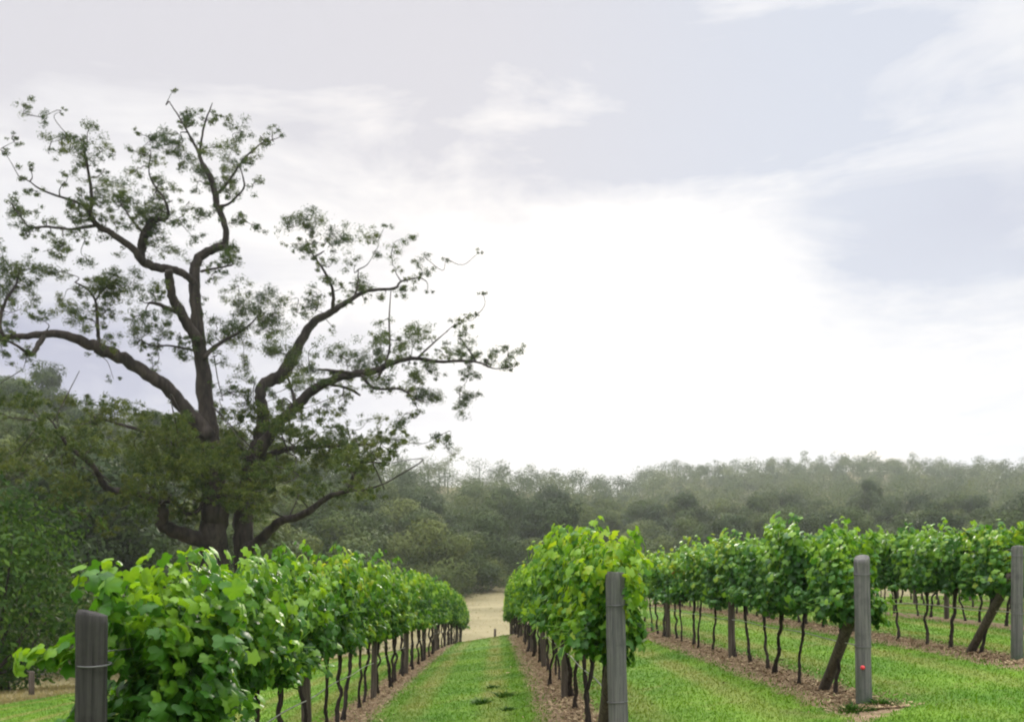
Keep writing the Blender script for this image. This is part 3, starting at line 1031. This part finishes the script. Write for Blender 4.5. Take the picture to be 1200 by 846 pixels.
LIMBS = [
    limb([(252, 812, 24), (251, 740, 19), (250, 640, 16.5), (252, 600, 15.5), (249, 560, 14.5), (246, 520, 13), (242, 480, 10), (238, 430, 8.6), (232, 395, 8), (230, 360, 7), (228, 330, 6.6), (230, 311, 6.2), (238, 298, 5.6), (252, 291, 5.2), (262, 287, 4.6), (265, 273, 4.2), (261, 256, 4.2), (254, 240, 4.4), (252, 227, 4.2), (246, 207, 4), (236, 189, 3), (233, 179, 2.4), (225, 164, 1.8), (212, 141, 1.3), (198, 119, .8)], 0, 1.5),
    limb([(234, 182, 2.2), (236, 164, 1.8), (240, 145, 1.5), (249, 121, .8)], 1.2, .2),
    limb([(254, 228, 2.6), (267, 214, 2.2), (280, 195, 1.8), (289, 183, 1.5), (307, 168, 1.1), (319, 164, .7)], 1, 3),
    limb([(256, 242, 2.2), (266, 240, 2), (277, 231, 1.7), (286, 219, 1.5), (283, 200, 1)], 1, -1),
    limb([(263, 288, 2.6), (269, 300, 2.2), (273, 310, 1.5)], .8, -.5),
    limb([(236, 318, 2.2), (250, 315, 1.8), (272, 311, 1.2)], .5, -1.5),
    limb([(232, 400, 7), (222, 383, 6.6), (212, 366, 6.2), (203, 350, 5.8), (199, 330, 5.6), (197, 317, 5.2)], 0, -1.6),
    limb([(228, 333, 5), (220, 325, 5), (209, 318, 5), (196, 315, 5.4), (179, 312, 5.6), (166, 305, 5.8), (165, 293, 5.6), (169, 278, 5.6), (177, 261, 5.2), (185, 257, 3.4), (194, 257, 2.6), (197, 247, 2.2), (192, 232, 1.8), (184, 222, 1.5), (175, 205, 1.2), (176, 184, .7)], .4, -3),
    limb([(167, 306, 5), (156, 292, 4.8), (141, 281, 4.5), (129, 272, 4.2), (114, 264, 4), (106, 250, 3.2), (108, 235, 2.6), (104, 204, 2.2), (100, 183, 1.7), (98, 166, 1)], -1.2, -4),
    limb([(115, 264, 2.6), (95, 267, 2.3), (83, 269, 2), (58, 266, 1.8), (35, 266, 1.6), (25, 255, 1.4), (12, 237, .9)], -2.5, -1),
    limb([(107, 250, 2.2), (92, 238, 2), (65, 229, 1.7), (46, 221, 1.4), (35, 213, .9)], -2.8, -5),
    limb([(170, 275, 2.6), (158, 262, 2), (148, 248, 1.6), (140, 236, 1)], -1.5, .5),
    limb([(206, 366, 3), (196, 361, 3), (184, 356, 2.8), (175, 355, 2)], -1.2, -3),
    limb([(246, 512, 9), (228, 492, 9), (212, 474, 8.4), (197, 455, 8), (172, 438, 7.6), (144, 420, 7.6), (123, 411, 7.4), (105, 403, 6.8), (83, 395, 6), (61, 391, 5.2), (31, 394, 4.4), (0, 395, 3.8), (-26, 399, 3), (-60, 392, 1.5)], 0, -4.5),
    limb([(52, 393, 4), (46, 402, 4), (38, 415, 3.4), (29, 411, 2.6), (12, 401, 1.8), (-8, 398, 1)], -3.2, -5.5),
    limb([(117, 407, 3.2), (115, 390, 2.8), (114, 372, 2.4), (111, 351, 2), (101, 338, 1.6), (88, 331, 1)], -2.4, -1),
    limb([(112, 352, 1.6), (122, 338, 1.4), (136, 330, .9)], -1.8, -2.6),
    limb([(2, 392, 3.4), (0, 380, 3), (2, 366, 2.6), (9, 348, 2.2), (18, 335, 1.8), (23, 318, 1)], -3.8, -2),
    limb([(230, 411, 2.4), (215, 408, 2), (196, 405, 1.6), (178, 405, 1.2), (160, 396, .8)], 0, -2),
    limb([(238, 420, 3.6), (255, 404, 3), (277, 391, 2.2), (292, 381, 1.4), (306, 366, .9)], 0, 3),
    limb([(251, 417, 1), (255, 443, .9), (261, 469, .7)], .4, .2),
    limb([(286, 812, 16), (286, 700, 13), (286, 640, 12), (287, 600, 11.6), (292, 560, 10.5), (300, 530, 9), (304, 515, 8), (309, 488, 7.2), (305, 465, 6.8), (308, 452, 7), (329, 439, 7.4), (342, 420, 7), (356, 394, 5.8), (371, 375, 5.2), (390, 365, 4.4), (409, 352, 3.4), (431, 341, 2.6), (462, 338, 2), (470, 330, 1.5), (492, 325, .9)], .9, 4.5),
    limb([(390, 365, 3.4), (390, 341, 2.6), (380, 318, 2), (366, 297, 1.3), (358, 280, .8)], 2.8, 1),
    limb([(415, 350, 2.2), (419, 335, 1.6), (420, 316, .9)], 3, 4.5),
    limb([(300, 535, 8), (322, 502, 7.2), (344, 479, 6.6), (363, 460, 6.2), (386, 447, 5.4), (412, 439, 5), (439, 435, 4.6), (458, 426, 3.8), (484, 420, 3), (514, 424, 2.4), (545, 423, 2), (562, 425, 1.6), (580, 432, 1), (600, 430, .6)], .9, -2.5),
    limb([(412, 437, 2.4), (395, 435, 2.6), (373, 433, 2)], -.6, -2.5),
    limb([(424, 440, 2.6), (439, 455, 2.2), (469, 456, 1.8), (485, 466, 1.1), (500, 472, .7)], -.8, -3),
    limb([(384, 450, 2.4), (400, 453, 2.2), (412, 457, 2.2), (422, 463, 1.6)], -.4, .8),
    limb([(443, 444, 2.2), (456, 412, 1.8), (456, 375, 1.4), (458, 341, .8)], -1, 1),
    limb([(490, 419, 2), (508, 402, 1.4), (523, 389, .8)], -1.6, 0),
    limb([(558, 424, 1.3), (548, 408, 1.1), (537, 393, .7)], -2.2, -3),
    limb([(346, 476, 3), (343, 460, 2.6), (337, 442, 2)], .4, 2),
    limb([(247, 638, 11), (228, 630, 9.5), (208, 624, 8.5), (190, 613, 8), (192, 598, 6.4), (182, 586, 5.6), (164, 579, 5), (146, 576, 4.8), (128, 573, 4.6), (120, 565, 4.4), (114, 553, 4), (104, 541, 3.6), (86, 528, 3), (73, 513, 2.4), (62, 495, 1.5)], 0, -5),
    limb([(186, 587, 4), (204, 588, 3.6), (218, 601, 3.2), (230, 600, 3), (240, 585, 2.5)], -2, -.4),
    limb([(288, 645, 8), (304, 634, 6.6), (317, 620, 6), (330, 610, 5.4), (350, 605, 4.8), (367, 595, 4.4), (385, 582, 3.8), (407, 575, 3), (413, 560, 2.4), (421, 544, 1.8), (436, 530, 1)], .9, -3.5),
    limb([(405, 576, 2), (430, 573, 1.6), (452, 566, 1)], -2.6, -4),
    limb([(300, 540, 5), (330, 528, 4), (365, 524, 3), (405, 522, 2), (440, 520, 1.2)], .9, 3),
    limb([(245, 530, 6), (222, 520, 4.5), (190, 512, 3.2), (150, 500, 2.2), (110, 488, 1.2)], 0, 3.5),
]
tr = MB()
PTS = []
for L in LIMBS:
    S = spline(L, 5)
    rr = np.maximum(S[:, 3] * np.interp(S[:, 3] / PXM, (1, 4, 8), (.72, .86, 1)), .012)
    wob = RNG.normal(0, 1, (len(S), 3)) * (rr * .10)[:, None]
    wob[0] = 0
    tr.tube(S[:, :3] + wob, rr, 10 if rr.max() > .15 else 6, True, .05)
    PTS.append(S)
PTS = np.vstack(PTS)

CL = """27,129,6 33,126,7 50,138,7 72,130,3 18,156,5 17,166,5 5,178,5 60,166,7 80,160,7 81,174,8 58,181,6 105,150,9 102,167,7 115,180,8 100,183,5 123,198,7
22,207,6 80,205,7 35,196,5 15,232,7 20,248,5 133,222,12 145,217,12 122,230,10 150,230,9 138,232,9 155,175,5 160,155,4 171,182,8 183,160,10 195,163,10 203,158,6
178,163,6 200,172,8 208,180,9 222,185,10 225,192,8 210,200,5 235,195,8 240,205,8 253,172,6 260,177,10 270,168,5 265,137,6 270,148,6 280,150,10 285,155,6 273,207,9
265,212,8 257,218,8 240,215,7 230,225,6 233,250,8 240,250,7 218,241,6 272,260,8 284,257,6 303,267,6 310,165,4 172,250,12 165,255,8 185,245,10 180,235,8 190,215,8
200,222,7 175,227,6 138,259,7 150,268,7 185,290,13 178,285,8 193,295,8 228,280,7 85,258,8 90,252,6 142,294,6 75,283,9 65,290,8 50,295,6 100,280,6 72,300,8
103,305,9 40,312,10 65,320,10 10,318,14 20,315,10 5,310,8 0,290,8 35,335,10 0,340,10 145,335,14 155,330,10 135,340,10 130,322,7 140,350,10 75,350,7 10,345,10
35,335,8 25,362,8 45,370,8 50,375,8 72,365,11 85,368,13 95,372,10 60,320,8 150,345,10 125,345,8 130,365,6 155,375,7 165,382,12 180,372,10 195,380,9 165,370,8
175,390,10 185,398,6 132,400,6 115,416,6 133,444,5 248,375,9 255,385,10 270,400,10 285,400,9 270,385,8 288,360,14 300,362,10 280,355,8 310,350,10 262,345,6 280,335,8
318,370,12 312,385,10 285,420,7 280,460,9 290,470,8 268,460,7 240,350,5 262,425,5 366,250,9 337,260,9 342,267,10 356,262,12 369,265,12 390,277,10 401,282,12 412,279,10
429,280,8 443,282,8 450,267,5 439,296,7 458,301,8 465,316,6 477,282,8 497,301,6 494,316,8 486,328,7 303,265,6 284,258,6 358,292,6 340,286,5 367,301,5 522,303,4
566,343,5 558,371,5 560,297,3 545,371,4 501,343,4 420,333,7 401,337,7 367,345,8 373,352,9 348,360,8 337,352,6 354,367,8 371,364,8 318,356,11 299,360,13 288,362,10
320,373,11 284,386,12 303,383,8 312,390,9 329,405,15 337,417,13 322,409,10 344,424,10 356,439,12 363,447,10 352,430,8 348,451,10 367,436,8 369,405,7 393,386,6 384,415,8
401,417,9 412,420,9 427,417,11 439,409,11 439,424,10 446,394,9 426,430,8 469,398,9 480,394,11 488,390,10 469,409,9 484,405,8 524,407,6 575,413,9 571,422,7 600,413,8
605,424,6 590,409,5 488,436,10 486,447,8 509,436,6 496,458,9 507,462,10 514,464,11 541,454,7 545,470,11 550,466,8 541,479,6 443,489,8 431,492,6 469,492,8 475,500,8
465,502,7 382,477,6 401,477,5 352,490,7 286,443,9 288,458,9 299,447,6 318,462,8 325,466,6 446,519,10 462,515,10 480,519,7 511,513,8 522,523,9 507,523,7 528,511,5 533,534,8"""
clumps = [tuple(float(v) for v in c.split(',')) + (0,) for c in CL.split()]
# the low skirt of foliage that hangs round the bole
rg = np.random.default_rng(8)
for n_, cx_, cy_, sx_, sy_, r0, r1 in ((76, 95, 520, 58, 36, 9, 16), (78, 215, 535, 38, 30, 9, 17), (62, 300, 530, 36, 36, 9, 16), (54, 385, 540, 42, 24, 8, 15),
                                       (22, 170, 590, 40, 14, 7, 12), (14, 290, 585, 20, 16, 8, 13), (14, 440, 525, 22, 12, 7, 11)):
    for q in range(n_):
        clumps.append((rg.normal(cx_, sx_), max(rg.normal(cy_, sy_), 462 + 8 * rg.random() + .05 * cx_), rg.uniform(r0, r1), 1))
thinP = PTS[(PTS[:, 3] < .13)]
for q in range(430):
    tpt = thinP[rg.integers(0, len(thinP))]
    clumps.append((tpt[0] / tpt[1] * F + 600 + rg.normal(0, 9), HZ - tpt[2] / tpt[1] * F + rg.normal(-2, 9), rg.uniform(3.5, 8.5), 0))
cr = MB()
def branch_dist(cl):
    return np.min(np.hypot((PTS[:, 0] / PTS[:, 1] * F + 600) - cl[0], (HZ - PTS[:, 2] / PTS[:, 1] * F) - cl[1]))


clumps.sort(key=branch_dist)
for (cx_, cy_, rp, low) in clumps:
    dpx = np.hypot((PTS[:, 0] / PTS[:, 1] * F + 600) - cx_, (HZ - PTS[:, 2] / PTS[:, 1] * F) - cy_)
    thin = PTS[:, 3] < .20
    j = int(np.argmin(np.where(thin, dpx, dpx + 40)))
    Yc = PTS[j, 1] + rg.normal(0, .5) + (rg.normal(0, 2.4) if low else 0)
    c = px(cx_, cy_, Yc)
    s = rp / F * Yc * 1.22
    # twigs reaching the spray
    a = PTS[j, :3]
    if np.linalg.norm(a - c) > .25 and not (low and rg.random() < .4):
        m1 = a * .55 + c * .45 + rg.normal(0, .16, 3) * np.linalg.norm(a - c)
        tr.tube(spline(np.array([a, m1, c]), 4), np.linspace(min(.035, PTS[j, 3]), .010, 9), 5, False)
    if not low: PTS = np.vstack([PTS, np.append(c, .02)[None]])
    base = .46 + (.10 if low else 0) + rg.normal(0, .12)
    nb = max(3, int(rp / 1.6))
    for sub in range(nb):
        o_ = rg.normal(0, .62, 3) * s
        n_ = int(rg.uniform(.5, 1.5) * (3.6 if low else 8.0) * rp)
        leaf_cloud(cr, c + o_ * np.array((1, 1, .75)), np.array((1, 1, .75)) * s * (rg.uniform(.28, .55) if low else rg.uniform(.45, .95)), n_, .19 if low else .135, rg, base, .0, .6, .5, .7)
g_root = np.array((LIMBS[0][0][0], LIMBS[0][0][1], 0.0)); g_root[2] = gz(g_root[0], g_root[1])
for mb_ in (tr, cr):
    mb_.V = [v - g_root for v in mb_.V]
gum = empty('old_gum_tree', tuple(g_root))
tag(gum, 'huge old gum tree with crooked limbs and sparse leaves behind the left row', 'tree')
link('trunk', tr.mesh('old_trunk'), gum, M['gum_bark'])
link('crown', cr.mesh('old_crown'), gum, M['gum_leaf'])


# ------------------------------------------------------------------ small things
def field_post(x, y, h, r_, lab):
    mb = MB()
    mb.tube(np.array([(0, 0, -.2), (0, 0, h * .5), (.01, 0, h - .03), (.01, 0, h)]), (r_, r_, r_ * .95, r_ * .8), 10, True, .03)
    o_ = link('fence_post', mb.mesh('fence_post'), None, M['stay_wood'], (x, y, gz(x, y)))
    tag(o_, lab, 'post', 'fence posts in the dry field')


q = px(37, 836, 31)
field_post(q[0], q[1], .80, .085, 'short dark post standing in the dry grass at left')
q = px(580, 748, 72)
field_post(q[0], q[1], 1.35, .10, 'lone fence post beyond the end of the lane')


def on_ground(x, y):
    for Y_ in np.linspace(4, 80, 4000):
        p_ = px(x, y, Y_)
        if p_[2] <= gz(p_[0], Y_): return p_
    return px(x, y, 40)


def tuft(seed, n, h, w_):
    r_ = np.random.default_rng(seed)
    B = np.stack([r_.normal(0, w_, n), r_.normal(0, w_, n), np.full(n, -.01)], -1)
    a = r_.uniform(0, 6.28, n); ww = h * r_.uniform(.05, .12, n)
    sx_ = np.stack([np.cos(a) * ww, np.sin(a) * ww, np.zeros(n)], -1)
    hh = h * r_.uniform(.4, 1.1, n)
    o_ = B[:, :2] * r_.uniform(.5, 1.6, n)[:, None] + r_.normal(0, .35, (n, 2)) * hh[:, None]
    mid_ = B + np.stack([o_[:, 0] * .3, o_[:, 1] * .3, hh * .65], -1)
    top_ = B + np.stack([o_[:, 0], o_[:, 1], hh], -1)
    V_ = np.stack([B - sx_, B + sx_, mid_ + sx_ * .8, mid_ - sx_ * .8, top_], 1).reshape(-1, 3)
    off = np.arange(n)[:, None] * 5
    return make_mesh('tuft', V_, [off + np.array([[0, 1, 2, 3]]), off + np.array([[3, 2, 4]])], False, tint=np.repeat(r_.uniform(.1, .8, n), 5))


TU = [tuft(q, 150, .13, .07) for q in range(3)]
M['weed'] = leaf_mat('weed', (.018, .055, .008), (.035, .090, .010), (.08, .15, .02), trans=.35, rough=.6, spec=.15, vary=.3)
for q, (x, y, s_, lab) in enumerate(((565, 824, 1.1, 'dark grass tuft in the middle of the mown lane, left of a pair'), (592, 816, 1.2, 'dark grass tuft in the middle of the mown lane, right of a pair'),
                                    (596, 832, .7, 'small dark grass tuft lowest in the mown lane'), (578, 806, .8, 'small dark grass tuft farthest along the mown lane'),
                                    (1034, 826, 1.1, 'leafy weed at the foot of the post with the red tag'), (1000, 833, 1.2, 'grass clump left of the foot of the tagged post'))):
    g_ = on_ground(x, y)
    o = link('grass_tuft', TU[q % 3], None, M['weed'], g_)
    o.scale = (s_ * .7, s_ * .7, s_ * .55)
    o.rotation_euler = (0, 0, q * 1.3)
    tag(o, lab, 'weed', 'tufts and weeds on the vineyard floor')
print('done')
